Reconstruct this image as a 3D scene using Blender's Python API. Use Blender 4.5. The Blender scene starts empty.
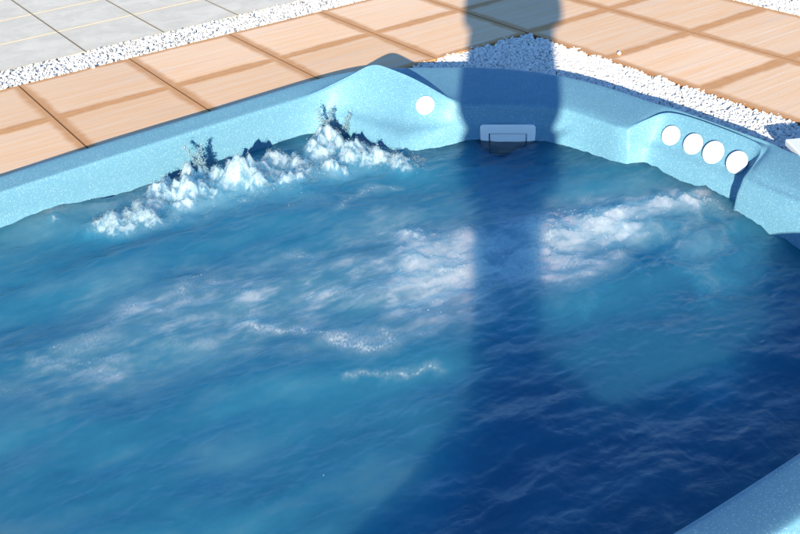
import bpy, math, random
import numpy as np
from mathutils import Vector, Matrix, Euler
random.seed(7)
S = bpy.context.scene
COL = S.collection
# ------------------------------------------------------------ camera
cam_d = bpy.data.cameras.new('camera'); cam = bpy.data.objects.new('camera', cam_d); COL.objects.link(cam)
cam.location = (-.884, -4.393, 1.406)
cam.rotation_euler = Euler([math.radians(a) for a in (59.64, 3.64, -34.16)], 'XYZ')
cam_d.sensor_width = 36; cam_d.lens = 1005.5/800*36
cam_d.clip_start = .02; cam_d.clip_end = 2000
S.camera = cam
# ------------------------------------------------------------ light
EL, AZ = math.radians(14), math.radians(40)      # shadows run towards azimuth 40
world = bpy.data.worlds.new('World'); S.world = world; world.use_nodes = True
wn = world.node_tree; bg = wn.nodes['Background']
sky = wn.nodes.new('ShaderNodeTexSky'); sky.sky_type = 'NISHITA'; sky.sun_disc = False
sky.sun_elevation = EL; sky.sun_rotation = AZ+math.pi
sky.air_density = 1.0; sky.dust_density = 0; sky.ozone_density = 5
wn.links.new(sky.outputs[0], bg.inputs[0]); bg.inputs[1].default_value = .112
sl = bpy.data.lights.new('sun', 'SUN'); sun = bpy.data.objects.new('sun', sl); COL.objects.link(sun)
sl.energy = 5; sl.angle = math.radians(.5); sl.color = (1, .88, .66)
sd = Vector((math.sin(AZ)*math.cos(EL), math.cos(AZ)*math.cos(EL), -math.sin(EL)))
sun.rotation_euler = sd.to_track_quat('-Z', 'Y').to_euler(); sun.location = (-8, -10, 6)
S.view_settings.view_transform = 'Standard'; S.view_settings.look = 'None'
S.view_settings.gamma = 1; S.view_settings.use_curve_mapping = False
S.view_settings.exposure = 1.38
S.cycles.use_denoising = True; S.cycles.max_bounces = 10; S.cycles.transparent_max_bounces = 12
WATER = -.10

# ------------------------------------------------------------ helpers
def link(o, parent=None):
    COL.objects.link(o)
    if parent: o.parent = parent
    return o
def mesh_obj(name, verts, faces, mat=None, parent=None, smooth=False):
    me = bpy.data.meshes.new(name); me.from_pydata([tuple(v) for v in verts], [], [tuple(f) for f in faces]); me.update()
    if smooth: me.polygons.foreach_set('use_smooth', [True]*len(me.polygons))
    if mat: me.materials.append(mat)
    return link(bpy.data.objects.new(name, me), parent)
def fast_mesh(name, V, F, mat=None, smooth=False, parent=None):
    """V (n,3) float, F (m,k) int, built through foreach_set"""
    me = bpy.data.meshes.new(name); n, k = F.shape
    me.vertices.add(len(V)); me.vertices.foreach_set('co', V.astype(np.float32).ravel())
    me.loops.add(n*k); me.loops.foreach_set('vertex_index', F.astype(np.int32).ravel())
    me.polygons.add(n); me.polygons.foreach_set('loop_start', np.arange(0, n*k, k, dtype=np.int32))
    me.polygons.foreach_set('use_smooth', np.full(n, smooth))
    me.update(calc_edges=True)
    if mat: me.materials.append(mat)
    return link(bpy.data.objects.new(name, me), parent)
def tag(o, label=None, cat=None, group=None, kind=None):
    if label: o['label'] = label
    if cat: o['category'] = cat
    if group: o['group'] = group
    if kind: o['kind'] = kind
    return o
def empty(name, loc=(0, 0, 0)):
    o = bpy.data.objects.new(name, None); o.location = loc; o.empty_display_size = .1
    return link(o)

class NT:
    def __init__(s, name):
        s.m = bpy.data.materials.new(name); s.m.use_nodes = True; s.t = s.m.node_tree; s.t.nodes.clear()
        s.out = s.n('ShaderNodeOutputMaterial')
    def n(s, typ, **kw):
        nd = s.t.nodes.new(typ)
        for k, v in kw.items(): setattr(nd, k, v)
        return nd
    def l(s, a, b): s.t.links.new(a, b)
    def setin(s, nd, i, v):
        if v is None: return
        if isinstance(v, bpy.types.NodeSocket): s.l(v, nd.inputs[i])
        else: nd.inputs[i].default_value = v
    def math(s, op, a, b=None, c=None, clamp=False):
        nd = s.n('ShaderNodeMath', operation=op, use_clamp=clamp)
        s.setin(nd, 0, a); s.setin(nd, 1, b); s.setin(nd, 2, c); return nd.outputs[0]
    def mix(s, f, a, b, mode='MIX'):
        nd = s.n('ShaderNodeMix', data_type='RGBA', blend_type=mode)
        s.setin(nd, 0, f); s.setin(nd, 6, a); s.setin(nd, 7, b); return nd.outputs[2]
    def ramp(s, f, a, b, lo=0., hi=1.):
        nd = s.n('ShaderNodeMapRange', interpolation_type='SMOOTHSTEP')
        s.setin(nd, 0, f); s.setin(nd, 1, a); s.setin(nd, 2, b); s.setin(nd, 3, lo); s.setin(nd, 4, hi); return nd.outputs[0]
    def pos(s, scale=(1, 1, 1), loc=(0, 0, 0), rot=(0, 0, 0)):
        tc = s.n('ShaderNodeTexCoord'); mp = s.n('ShaderNodeMapping')
        s.l(tc.outputs['Object'], mp.inputs[0]); mp.inputs[1].default_value = loc; mp.inputs[2].default_value = rot; mp.inputs[3].default_value = scale
        return mp.outputs[0]
    def noise(s, v, scale, detail=4, rough=.55, dist=0):
        nd = s.n('ShaderNodeTexNoise'); s.l(v, nd.inputs['Vector']); nd.inputs['Scale'].default_value = scale
        nd.inputs['Detail'].default_value = detail; nd.inputs['Roughness'].default_value = rough; nd.inputs['Distortion'].default_value = dist
        return nd.outputs[0]
    def bump(s, h, strength=.3, dist=.01, nrm=None):
        nd = s.n('ShaderNodeBump'); s.l(h, nd.inputs['Height']); nd.inputs['Strength'].default_value = strength; nd.inputs['Distance'].default_value = dist
        if nrm: s.l(nrm, nd.inputs['Normal'])
        return nd.outputs[0]
    def pbsdf(s, col, rough=.5, spec=.5, nrm=None, coat=0, final=True):
        nd = s.n('ShaderNodeBsdfPrincipled'); s.setin(nd, 'Base Color', col); s.setin(nd, 'Roughness', rough)
        s.setin(nd, 'Specular IOR Level', spec); s.setin(nd, 'Coat Weight', coat)
        if nrm: s.l(nrm, nd.inputs['Normal'])
        if final: s.l(nd.outputs[0], s.out.inputs[0])
        return nd
def rgb(r, g, b): return (r, g, b, 1)

# ------------------------------------------------------------ materials
def mat_orange():
    k = NT('terracotta_paving'); p = k.pos()
    sp = k.n('ShaderNodeSeparateXYZ'); k.l(p, sp.inputs[0])
    def dist(ax):   # distance to the nearest joint of the 0.5 m grid
        return k.math('PINGPONG', sp.outputs[ax], .25)
    dx = k.math('SUBTRACT', .25, k.math('PINGPONG', k.math('ADD', sp.outputs[0], .25), .25))
    dy = k.math('SUBTRACT', .25, k.math('PINGPONG', k.math('ADD', sp.outputs[1], .25), .25))
    wob = k.noise(p, 5, 4, .6); wob2 = k.noise(k.pos((1, 1, 1), (7, 3, 0)), 22, 3, .6)
    w = k.math('ADD', k.math('MULTIPLY', k.math('SUBTRACT', wob, .5), .04), k.math('MULTIPLY', k.math('SUBTRACT', wob2, .5), .016))
    bx = k.ramp(k.math('ADD', dx, w), .016, .050, 1, 0); by = k.ramp(k.math('ADD', dy, w), .016, .046, 1, 0)
    band = k.math('MAXIMUM', k.math('MULTIPLY', bx, .9), k.math('MULTIPLY', by, .95))
    # streaky grain along x
    g1 = k.noise(k.pos((1.6, 34, 1)), 1.3, 5, .62, .35)
    g2 = k.noise(k.pos((6, 90, 1)), 1.5, 3, .6)
    base = k.mix(k.ramp(g1, .38, .68), rgb(.82, .51, .29), rgb(.84, .60, .41))
    grey = k.math('MULTIPLY', k.ramp(k.noise(k.pos((.9, 13, 1), (3, 1, 0)), 1.6, 4, .6, .5), .52, .70), .55)
    base = k.mix(grey, base, rgb(.70, .54, .43))
    big = k.noise(k.pos((1, 1, 1), (2, 9, 0)), 1.4, 2, .5)
    base = k.mix(k.math('MULTIPLY', k.ramp(big, .4, .7), .35), base, rgb(.85, .63, .44))
    # each slab a little different
    at = k.n('ShaderNodeAttribute', attribute_name='tone')
    base = k.mix(1, base, k.mix(at.outputs['Fac'], rgb(.88, .86, .84), rgb(1.06, 1.07, 1.10)), 'MULTIPLY')
    # fine pale scored lines, stronger on the eastern slabs
    ln = k.math('PINGPONG', k.math('ADD', sp.outputs[1], k.math('MULTIPLY', k.noise(k.pos((2, 2, 1)), 2, 2), .008)), .036)
    ln = k.math('MULTIPLY', k.ramp(ln, .0, .0045, 1, 0), k.math('MULTIPLY', k.ramp(sp.outputs[0], 1.7, 2.4, 0, .55), k.ramp(k.noise(k.pos((2, 20, 1)), 1.2, 3), .35, .6)))
    base = k.mix(ln, base, rgb(.78, .68, .60))
    st = k.mix(wob2, rgb(.45, .19, .06), rgb(.60, .30, .11))
    base = k.mix(k.math('MULTIPLY', band, .88), base, st)
    core = k.math('MAXIMUM', k.ramp(dx, .002, .006, 1, 0), k.math('MULTIPLY', k.ramp(dy, .002, .006, 1, 0), .25))
    base = k.mix(k.math('MULTIPLY', core, .8), base, rgb(.16, .07, .03))
    base = k.mix(k.math('MULTIPLY', k.ramp(k.noise(p, 190, 2), .64, .72), .5), base, rgb(.42, .30, .24))
    h = k.math('ADD', k.math('MULTIPLY', g1, .6), k.math('MULTIPLY', g2, .5))
    h = k.math('SUBTRACT', h, k.math('MULTIPLY', ln, .6))
    h = k.math('ADD', h, k.math('MULTIPLY', k.noise(p, 160, 3), .15))
    k.pbsdf(base, .78, .3, k.bump(h, .25, .0035)); return k.m
def mat_grey():
    k = NT('pale_grey_paving'); p = k.pos()
    n = k.noise(p, 6, 6, .65, .8); n2 = k.noise(k.pos((3, 30, 1)), 1.1, 4, .6)
    base = k.mix(k.ramp(n, .35, .7), rgb(.62, .575, .49), rgb(.73, .68, .58))
    base = k.mix(k.math('MULTIPLY', k.ramp(n2, .5, .7), .35), base, rgb(.64, .60, .53))
    v = k.n('ShaderNodeTexVoronoi', feature='DISTANCE_TO_EDGE'); v.inputs['Scale'].default_value = 7
    k.l(k.pos((1, 2.2, 1)), v.inputs[0])
    crack = k.math('MULTIPLY', k.ramp(v.outputs[0], 0, .03, 1, 0), k.ramp(k.noise(p, 4, 3), .53, .65))
    base = k.mix(k.math('MULTIPLY', crack, .45), base, rgb(.36, .38, .40))
    edge = k.n('ShaderNodeAttribute', attribute_name='edge')
    base = k.mix(k.math('MULTIPLY', k.ramp(k.math('ADD', edge.outputs['Fac'], k.math('MULTIPLY', n, .3)), .75, 1.15), .35), base, rgb(.66, .56, .40))
    sg = k.n('ShaderNodeSeparateXYZ'); k.l(p, sg.inputs[0])
    jx = k.math('PINGPONG', k.math('ADD', sg.outputs[0], .01), .1975); jy = k.math('PINGPONG', k.math('SUBTRACT', sg.outputs[1], .245), .215)
    base = k.mix(k.math('MULTIPLY', k.ramp(k.math('ADD', jy, k.math('MULTIPLY', k.math('SUBTRACT', n, .5), .02)), .002, .022, 1, 0), .6), base, rgb(.74, .58, .38))
    base = k.mix(k.math('MULTIPLY', k.ramp(jx, .003, .006, 1, 0), .85), base, rgb(.16, .14, .11))
    h = k.math('ADD', n, k.math('MULTIPLY', k.noise(p, 60, 4), .3))
    k.pbsdf(base, .7, .35, k.bump(h, .5, .004)); return k.m
def mat_plain(name, c, rough=.6, spec=.4, nscale=40, amt=.15, b=.2, bd=.002):
    k = NT(name); n = k.noise(k.pos(), nscale, 4)
    base = k.mix(n, rgb(*[x*(1-amt) for x in c]), rgb(*[min(1, x*(1+amt)) for x in c]))
    k.pbsdf(base, rough, spec, k.bump(n, b, bd)); return k.m
def mat_pebble():
    k = NT('white_pebbles'); at = k.n('ShaderNodeAttribute', attribute_name='tone')
    f = at.outputs['Fac']; n = k.noise(k.pos(), 120, 3)
    pale = k.mix(k.ramp(f, .1, 1), rgb(.62, .61, .60), rgb(.84, .83, .80))
    base = k.mix(k.ramp(f, .0, .02, 1, 0), pale, rgb(.10, .12, .16))
    base = k.mix(k.math('MULTIPLY', n, .3), base, rgb(.6, .59, .57))
    k.pbsdf(base, .75, .3, k.bump(n, .3, .002)); return k.m
def mat_acrylic():
    k = NT('speckled_blue_acrylic'); p = k.pos()
    n1 = k.noise(p, 230, 2, .7); n2 = k.noise(k.pos((1, 1, 1), (4, 2, 1)), 330, 2, .7); n3 = k.noise(p, 3, 3)
    base = k.mix(n3, rgb(.086, .222, .318), rgb(.106, .250, .350))
    v = k.n('ShaderNodeTexVoronoi'); v.inputs['Scale'].default_value = 320; k.l(p, v.inputs[0])
    wn_ = k.n('ShaderNodeTexWhiteNoise'); k.l(v.outputs['Color'], wn_.inputs[0])
    pick = k.math('MULTIPLY', k.ramp(wn_.outputs[0], .80, .82), k.ramp(v.outputs['Distance'], .30, .42, 1, 0))
    base = k.mix(k.math('MULTIPLY', pick, .75), base, rgb(.34, .50, .60))
    dark = k.math('MULTIPLY', k.ramp(wn_.outputs[0], .16, .14), k.ramp(v.outputs['Distance'], .35, .5, 1, 0))
    base = k.mix(k.math('MULTIPLY', dark, .7), base, rgb(.05, .17, .34))
    base = k.mix(k.math('MULTIPLY', k.ramp(n1, .55, .75), .5), base, rgb(.19, .38, .57))
    base = k.mix(k.math('MULTIPLY', k.ramp(n2, .58, .72), .5), base, rgb(.07, .20, .38))
    rg = k.ramp(k.noise(p, 25, 3), .3, .7, .46, .6)
    k.pbsdf(base, rg, .3, k.bump(k.noise(p, 45, 3), .08, .002)); return k.m
def mat_water():
    k = NT('spa_water'); p = k.pos()
    F = k.n('ShaderNodeAttribute', attribute_name='foam').outputs['Fac']
    K = k.n('ShaderNodeAttribute', attribute_name='milk').outputs['Fac']
    n1 = k.noise(p, 70, 5, .7, .6); n2 = k.noise(p, 260, 4, .65); n3 = k.noise(k.pos((1, 1, .3), (3, 5, 0)), 16, 5, .65, 1.2)
    fine = k.math('ADD', k.math('MULTIPLY', n1, .6), k.math('MULTIPLY', n2, .4))
    bump = k.bump(k.math('ADD', k.math('MULTIPLY', n3, .6), k.math('MULTIPLY', n1, .16)), .6, .012)
    bumpf0 = k.bump(k.math('ADD', n1, k.math('MULTIPLY', n2, .6)), .6, .008)
    fvm = k.n('ShaderNodeVectorMath', operation='MULTIPLY_ADD'); k.l(bumpf0, fvm.inputs[0]); fvm.inputs[1].default_value = (.6, .6, .6); fvm.inputs[2].default_value = (-.12, -.15, .25)
    fvn = k.n('ShaderNodeVectorMath', operation='NORMALIZE'); k.l(fvm.outputs[0], fvn.inputs[0]); bumpf = fvn.outputs[0]
    # suspended fine bubbles scatter light back: diffuse part; clear part shows the shell below
    clear = k.n('ShaderNodeMixShader'); clear.inputs[0].default_value = .55
    tr = k.n('ShaderNodeBsdfTransparent'); tr.inputs[0].default_value = rgb(.75, .92, .97)
    rf = k.n('ShaderNodeBsdfRefraction'); rf.inputs['IOR'].default_value = 1.33; rf.inputs['Roughness'].default_value = .02; rf.inputs[0].default_value = rgb(.8, .95, 1)
    k.l(bump, rf.inputs['Normal']); k.l(tr.outputs[0], clear.inputs[1]); k.l(rf.outputs[0], clear.inputs[2])
    mk = k.math('ADD', K, k.math('MULTIPLY', k.math('SUBTRACT', n3, .5), k.math('MULTIPLY', K, .35)), clamp=True)
    cr = k.n('ShaderNodeValToRGB'); k.l(mk, cr.inputs[0]); e = cr.color_ramp.elements
    e[0].position = 0; e[0].color = rgb(.010, .078, .180); e[1].position = 1; e[1].color = rgb(.29, .41, .49)
    for p_, c_ in ((.25, rgb(.022, .160, .282)), (.5, rgb(.085, .225, .325)), (.75, rgb(.17, .30, .40))):
        q = e.new(p_); q.color = c_
    # light wanders through the aerated water before it comes back out
    df = k.n('ShaderNodeSubsurfaceScattering', falloff='BURLEY'); k.l(cr.outputs[0], df.inputs['Color'])
    df.inputs['Radius'].default_value = (.35, .8, 1.); k.l(k.ramp(mk, .2, .9, .50, .34), df.inputs['Scale'])
    body = k.n('ShaderNodeMixShader'); k.l(k.ramp(mk, .0, .05, .12, .92), body.inputs[0])
    k.l(clear.outputs[0], body.inputs[1]); k.l(df.outputs[0], body.inputs[2])
    gl = k.n('ShaderNodeBsdfGlossy'); gl.inputs['Roughness'].default_value = .05; k.l(bump, gl.inputs['Normal'])
    fr = k.n('ShaderNodeFresnel'); fr.inputs[0].default_value = 1.33; k.l(bump, fr.inputs['Normal'])
    wet = k.n('ShaderNodeMixShader'); k.l(fr.outputs[0], wet.inputs[0]); k.l(body.outputs[0], wet.inputs[1]); k.l(gl.outputs[0], wet.inputs[2])
    fm = k.ramp(k.math('ADD', F, k.math('ADD', k.math('MULTIPLY', k.math('SUBTRACT', fine, .5), .8), k.math('MULTIPLY', k.math('SUBTRACT', n3, .5), .7))), .30, .82)
    fo = k.n('ShaderNodeBsdfPrincipled'); fo.inputs['Base Color'].default_value = rgb(.33, .43, .49); fo.inputs['Roughness'].default_value = .45; fo.subsurface_method = 'BURLEY'; fo.inputs['Subsurface Weight'].default_value = .9; fo.inputs['Subsurface Radius'].default_value = (.6, .8, 1.); fo.inputs['Subsurface Scale'].default_value = .12
    k.l(bumpf, fo.inputs['Normal'])
    fin = k.n('ShaderNodeMixShader'); k.l(k.math('MULTIPLY', fm, .75), fin.inputs[0]); k.l(wet.outputs[0], fin.inputs[1]); k.l(fo.outputs[0], fin.inputs[2])
    k.l(fin.outputs[0], k.out.inputs[0])
    va = k.n('ShaderNodeVolumeAbsorption'); va.inputs[0].default_value = rgb(.25, .82, .93); va.inputs[1].default_value = 2.0
    k.l(va.outputs[0], k.out.inputs[1])
    return k.m
def mat_foam():
    k = NT('white_froth'); p = k.pos(); n = k.noise(p, 150, 4, .7); n2 = k.noise(p, 40, 3)
    base = k.mix(n2, rgb(.40, .50, .56), rgb(.55, .62, .66))
    pb = k.pbsdf(base, .3, .5, k.bump(n, .7, .006), final=False)
    tl = k.n('ShaderNodeBsdfTranslucent'); tl.inputs[0].default_value = rgb(.5, .68, .78)
    tr = k.n('ShaderNodeBsdfTransparent')
    m1 = k.n('ShaderNodeMixShader'); m1.inputs[0].default_value = .35; k.l(pb.outputs[0], m1.inputs[1]); k.l(tl.outputs[0], m1.inputs[2])
    m2 = k.n('ShaderNodeMixShader'); k.l(k.ramp(n, .40, .62, .70, .30), m2.inputs[0]); k.l(m1.outputs[0], m2.inputs[1]); k.l(tr.outputs[0], m2.inputs[2])
    k.l(m2.outputs[0], k.out.inputs[0]); return k.m

def mat_dome():
    k = NT('boiling_froth'); p = k.pos(); n = k.noise(p, 330, 3, .7); n2 = k.noise(p, 55, 4, .65)
    fo = k.pbsdf(k.mix(n2, rgb(.26, .37, .43), rgb(.42, .48, .52)), .4, .35, k.bump(n, .6, .003), final=False)
    fo.subsurface_method = 'BURLEY'; fo.inputs['Subsurface Weight'].default_value = 1; fo.inputs['Subsurface Radius'].default_value = (.6, .8, 1.); fo.inputs['Subsurface Scale'].default_value = .03
    tr = k.n('ShaderNodeBsdfTransparent'); tr.inputs[0].default_value = rgb(.8, .93, .97)
    m = k.n('ShaderNodeMixShader'); k.l(k.ramp(n2, .36, .64, .88, .28), m.inputs[0]); k.l(fo.outputs[0], m.inputs[1]); k.l(tr.outputs[0], m.inputs[2]); k.l(m.outputs[0], k.out.inputs[0]); return k.m
def mat_splash():
    k = NT('thrown_water'); p = k.pos(); n = k.noise(p, 120, 4, .7)
    fo = k.pbsdf(rgb(.30, .44, .52), .12, .6, k.bump(n, .7, .004), final=False)
    tr = k.n('ShaderNodeBsdfTransparent'); tr.inputs[0].default_value = rgb(.62, .84, .92)
    lw = k.n('ShaderNodeLayerWeight'); lw.inputs[0].default_value = .35
    m = k.n('ShaderNodeMixShader'); k.l(k.math('SUBTRACT', k.ramp(n, .35, .65, .75, .35), k.math('MULTIPLY', lw.outputs[1], .3)), m.inputs[0]); k.l(fo.outputs[0], m.inputs[1]); k.l(tr.outputs[0], m.inputs[2]); k.l(m.outputs[0], k.out.inputs[0]); return k.m
M_or, M_gr, M_pb, M_ac, M_wa, M_fo, M_fo2, M_sp = mat_orange(), mat_grey(), mat_pebble(), mat_acrylic(), mat_water(), mat_foam(), mat_dome(), mat_splash()
M_bed = mat_plain('grit_bed', (.30, .29, .28), .9, .2, 90, .4, .6, .01)
M_earth = mat_plain('dry_ground', (.30, .26, .21), .9, .2, 3, .3, .5, .05)
M_white = mat_plain('white_plastic', (.80, .80, .79), .35, .5, 30, .03, .05, .001)
M_cap = mat_plain('white_cap_plastic', (.82, .82, .81), .3, .5, 30, .02, .05, .001)
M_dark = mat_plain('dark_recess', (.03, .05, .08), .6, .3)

# ------------------------------------------------------------ ground and paving
g = mesh_obj('ground', [(-400, -400, -.12), (400, -400, -.12), (400, 400, -.12), (-400, 400, -.12)], [], M_earth)
g.data.clear_geometry()
_o = [(-400, -400), (400, -400), (400, 400), (-400, 400)]; _i = [(-1.5, -3.75), (1.78, -3.75), (1.78, -.9), (-1.5, -.9)]
g.data.from_pydata([(x, y, -.12) for x, y in _o] + [(x, y, -.12) for x, y in _i], [], [(0, 1, 5, 4), (1, 2, 6, 5), (2, 3, 7, 6), (3, 0, 4, 7)]); g.data.materials.append(M_earth) if not g.data.materials else None
tag(g, kind='structure')

def slabs(name, rects, mat, th=.05, bev=.0006, z=0.):
    """each slab a chamfered block; rects (x0,y0,x1,y1); one mesh of paving"""
    V, Fc, tone, edge = [], [], [], []
    rnd = random.Random(3)
    for (x0, y0, x1, y1) in rects:
        b = len(V); t = rnd.random(); dz = 0
        tx = ty = 0
        e = bev; nx = ny = 8
        cx, cy = (x0+x1)/2, (y0+y1)/2
        xs = [x0+e+(x1-x0-2*e)*i/nx for i in range(nx+1)]; ys = [y0+e+(y1-y0-2*e)*i/ny for i in range(ny+1)]
        for j, y in enumerate(ys):
            for i, x in enumerate(xs):
                V.append((x, y, z+dz+tx*(x-cx)*2+ty*(y-cy)*2)); tone.append(t)
                edge.append(1. if j in (0, ny) or i in (0, nx) else (.6 if j in (1, ny-1) else 0))
        for j in range(ny):
            for i in range(nx):
                a = b+j*(nx+1)+i; Fc.append((a, a+1, a+nx+2, a+nx+1))
        c = [b, b+nx, b+(ny+1)*(nx+1)-1, b+ny*(nx+1)]
        o = len(V)
        for (x, y) in ((x0, y0), (x1, y0), (x1, y1), (x0, y1)):
            V.append((x, y, z+dz-e)); V.append((x, y, z-th)); tone += [t, t]; edge += [1, 1]
        # perimeter strips (single long quads/ngons)
        rows = [[b+i for i in range(nx+1)], [b+nx+j*(nx+1) for j in range(ny+1)],
                [b+ny*(nx+1)+i for i in range(nx, -1, -1)], [b+j*(nx+1) for j in range(ny, -1, -1)]]
        for q in range(4):
            p0, p1 = o+2*q, o+2*((q+1) % 4)
            Fc.append(tuple([p0, p1]+rows[q][::-1])); Fc.append((p0+1, p1+1, p1, p0))
    ob = mesh_obj(name, V, Fc, mat)
    for nm, arr in (('tone', tone), ('edge', edge)):
        at = ob.data.attributes.new(nm, 'FLOAT', 'POINT'); at.data.foreach_set('value', arr)
    tag(ob, kind='structure'); return ob
G = .5
rects = []
for i in range(-9, 6):
    for j in range(0, 20):
        x0, y1 = i*G, -j*G; x1, y0 = x0+G, y1-G
        inx = x1 > -1.5+.01 and x0 < 2.0-.01; iny = j >= 2 and j < 8
        if inx and iny: continue
        rects.append((x0+.0018, y0+.0005, x1-.0018, y1-.0005))
slabs('patio_pavement', rects, M_or)
rects = []
for i in range(-12, 10):
    for j in range(0, 8):
        x0 = -.01+i*.395; y0 = .245+j*.43
        rects.append((x0+.0022, y0+.0012, x0+.395-.0022, y0+.43-.0012))
slabs('path', rects, M_gr)

def bed(name, x0, y0, x1, y1, z):
    return tag(mesh_obj(name, [(x0, y0, z), (x1, y0, z), (x1, y1, z), (x0, y1, z)], [(0, 1, 2, 3)], M_bed), kind='structure')
ST = [  # outer x,y | inner x,y,z | waterline x,y
 (-1.16, -1.08, -1.06, -1.20, .045, -1.04, -1.22), (-.75, -1.10, -.74, -1.20, .045, -.74, -1.19),
 (-.40, -1.075, -.40, -1.175, .045, -.40, -1.165), (-.10, -1.035, -.10, -1.155, .045, -.10, -1.145), (.30, -1.025, .30, -1.13, .045, .30, -1.13),
 (.65, -1.005, .65, -1.11, .045, .65, -1.115), (.84, -.995, .82, -1.115, .046, .80, -1.13),
 (.93, -.995, .91, -1.13, .070, .88, -1.19), (1.02, -1.0, 1.0, -1.17, .106, .90, -1.31), (1.10, -1.025, 1.06, -1.205, .142, .915, -1.43),
 (1.16, -1.05, 1.09, -1.27, .124, .925, -1.50), (1.19, -1.07, 1.12, -1.345, .110, .932, -1.555), (1.22, -1.09, 1.13, -1.395, .100, .985, -1.56), (1.26, -1.12, 1.145, -1.46, .086, 1.03, -1.565), (1.33, -1.175, 1.165, -1.56, .058, 1.14, -1.585),
 (1.40, -1.24, 1.225, -1.575, .03, 1.205, -1.60), (1.465, -1.31, 1.30, -1.63, .03, 1.285, -1.65), (1.535, -1.40, 1.385, -1.715, .03, 1.37, -1.735),
 (1.60, -1.52, 1.445, -1.81, .03, 1.43, -1.83), (1.655, -1.66, 1.465, -1.93, .03, 1.455, -1.95), (1.685, -1.84, 1.47, -2.03, .03, 1.46, -2.04),
 (1.69, -2.0, 1.47, -2.10, .032, 1.462, -2.115), (1.69, -2.09, 1.485, -2.135, .036, 1.475, -2.15), (1.69, -2.125, 1.58, -2.155, .062, 1.515, -2.175),
 (1.69, -2.17, 1.635, -2.185, .072, 1.53, -2.205), (1.69, -2.35, 1.64, -2.36, .072, 1.53, -2.38), (1.69, -2.53, 1.64, -2.53, .068, 1.53, -2.54),
 (1.69, -2.575, 1.63, -2.582, .060, 1.53, -2.585), (1.69, -2.615, 1.508, -2.603, .012, 1.478, -2.603), (1.69, -2.66, 1.498, -2.65, .010, 1.472, -2.66),
 (1.69, -2.85, 1.48, -2.85, .018, 1.458, -2.86), (1.69, -3.2, 1.48, -3.15, .03, 1.46, -3.15), (1.66, -3.5, 1.44, -3.37, .035, 1.42, -3.36),
 (1.52, -3.64, 1.33, -3.49, .04, 1.31, -3.48), (1.30, -3.67, 1.22, -3.52, .08, 1.2, -3.49), (1.15, -3.67, 1.12, -3.51, .14, 1.12, -3.46), (.95, -3.67, .95, -3.51, .16, .95, -3.45), (.80, -3.67, .80, -3.51, .14, .80, -3.46), (.70, -3.67, .70, -3.52, .06, .70, -3.50), (.62, -3.67, .62, -3.525, .042, .62, -3.515),  # raised inner edge here is an unseen hump, added to shade the water
 (.40, -3.67, .40, -3.525, .042, .40, -3.515), (.14, -3.67, .14, -3.525, .042, .14, -3.515), (.06, -3.67, .06, -3.52, .07, .06, -3.49), (-.04, -3.67, -.04, -3.51, .14, -.04, -3.46), (-.25, -3.67, -.25, -3.51, .15, -.25, -3.46), (-.42, -3.67, -.42, -3.52, .10, -.42, -3.49), (-.6, -3.67, -.6, -3.525, .055, -.6, -3.515), (-1.0, -3.66, -.96, -3.50, .042, -.95, -3.49),  # second unseen hump on the near rim, shaped to throw shade over the water
 (-1.26, -3.58, -1.12, -3.42, .042, -1.11, -3.40), (-1.34, -3.3, -1.19, -3.2, .042, -1.18, -3.2), (-1.35, -2.7, -1.20, -2.7, .042, -1.19, -2.7),
 (-1.35, -2.0, -1.20, -2.0, .042, -1.19, -2.0), (-1.34, -1.45, -1.19, -1.5, .042, -1.18, -1.5), (-1.28, -1.18, -1.14, -1.29, .043, -1.13, -1.30),
]
def ring_bed():
    I, O = [], []
    c = (.2, -2.35)
    for t in ST:
        dx, dy = t[0]-c[0], t[1]-c[1]; I.append((c[0]+dx*.985, c[1]+dy*.985, -.034))
        k = min((2.0-c[0])/dx if dx > 0 else (-1.5-c[0])/dx, (-1.0-c[1])/dy if dy > 0 else (-4.0-c[1])/dy) if abs(dx) > 1e-3 and abs(dy) > 1e-3 else 1.2
        O.append((c[0]+dx*k, c[1]+dy*k, -.034))
    O2 = [(-1.5, -1, -.035), (2, -1, -.035), (2, -4, -.035), (-1.5, -4, -.035)]
    n = len(ST); V = I+O+O2; F = [(i, (i+1) % n, n+(i+1) % n, n+i) for i in range(n)]
    for q in range(4):   # fill the four corners
        cx, cy = O2[q][:2]
        i = min(range(n), key=lambda i: math.hypot(O[i][0]-cx, O[i][1]-cy))
        near = sorted(range(n), key=lambda i: math.hypot(O[i][0]-cx, O[i][1]-cy))[:4]
        for j in near: F.append((n+j, 2*n+q, n+(j+1) % n))
    return tag(mesh_obj('gravel_bed_ground', V, F, M_bed), kind='structure')
ring_bed(); bed('strip_bed_ground', -5, .0, 3.24, .245, -.020); bed('side_strip_bed_ground', 3.0, -10, 3.24, .0, -.021)

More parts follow.
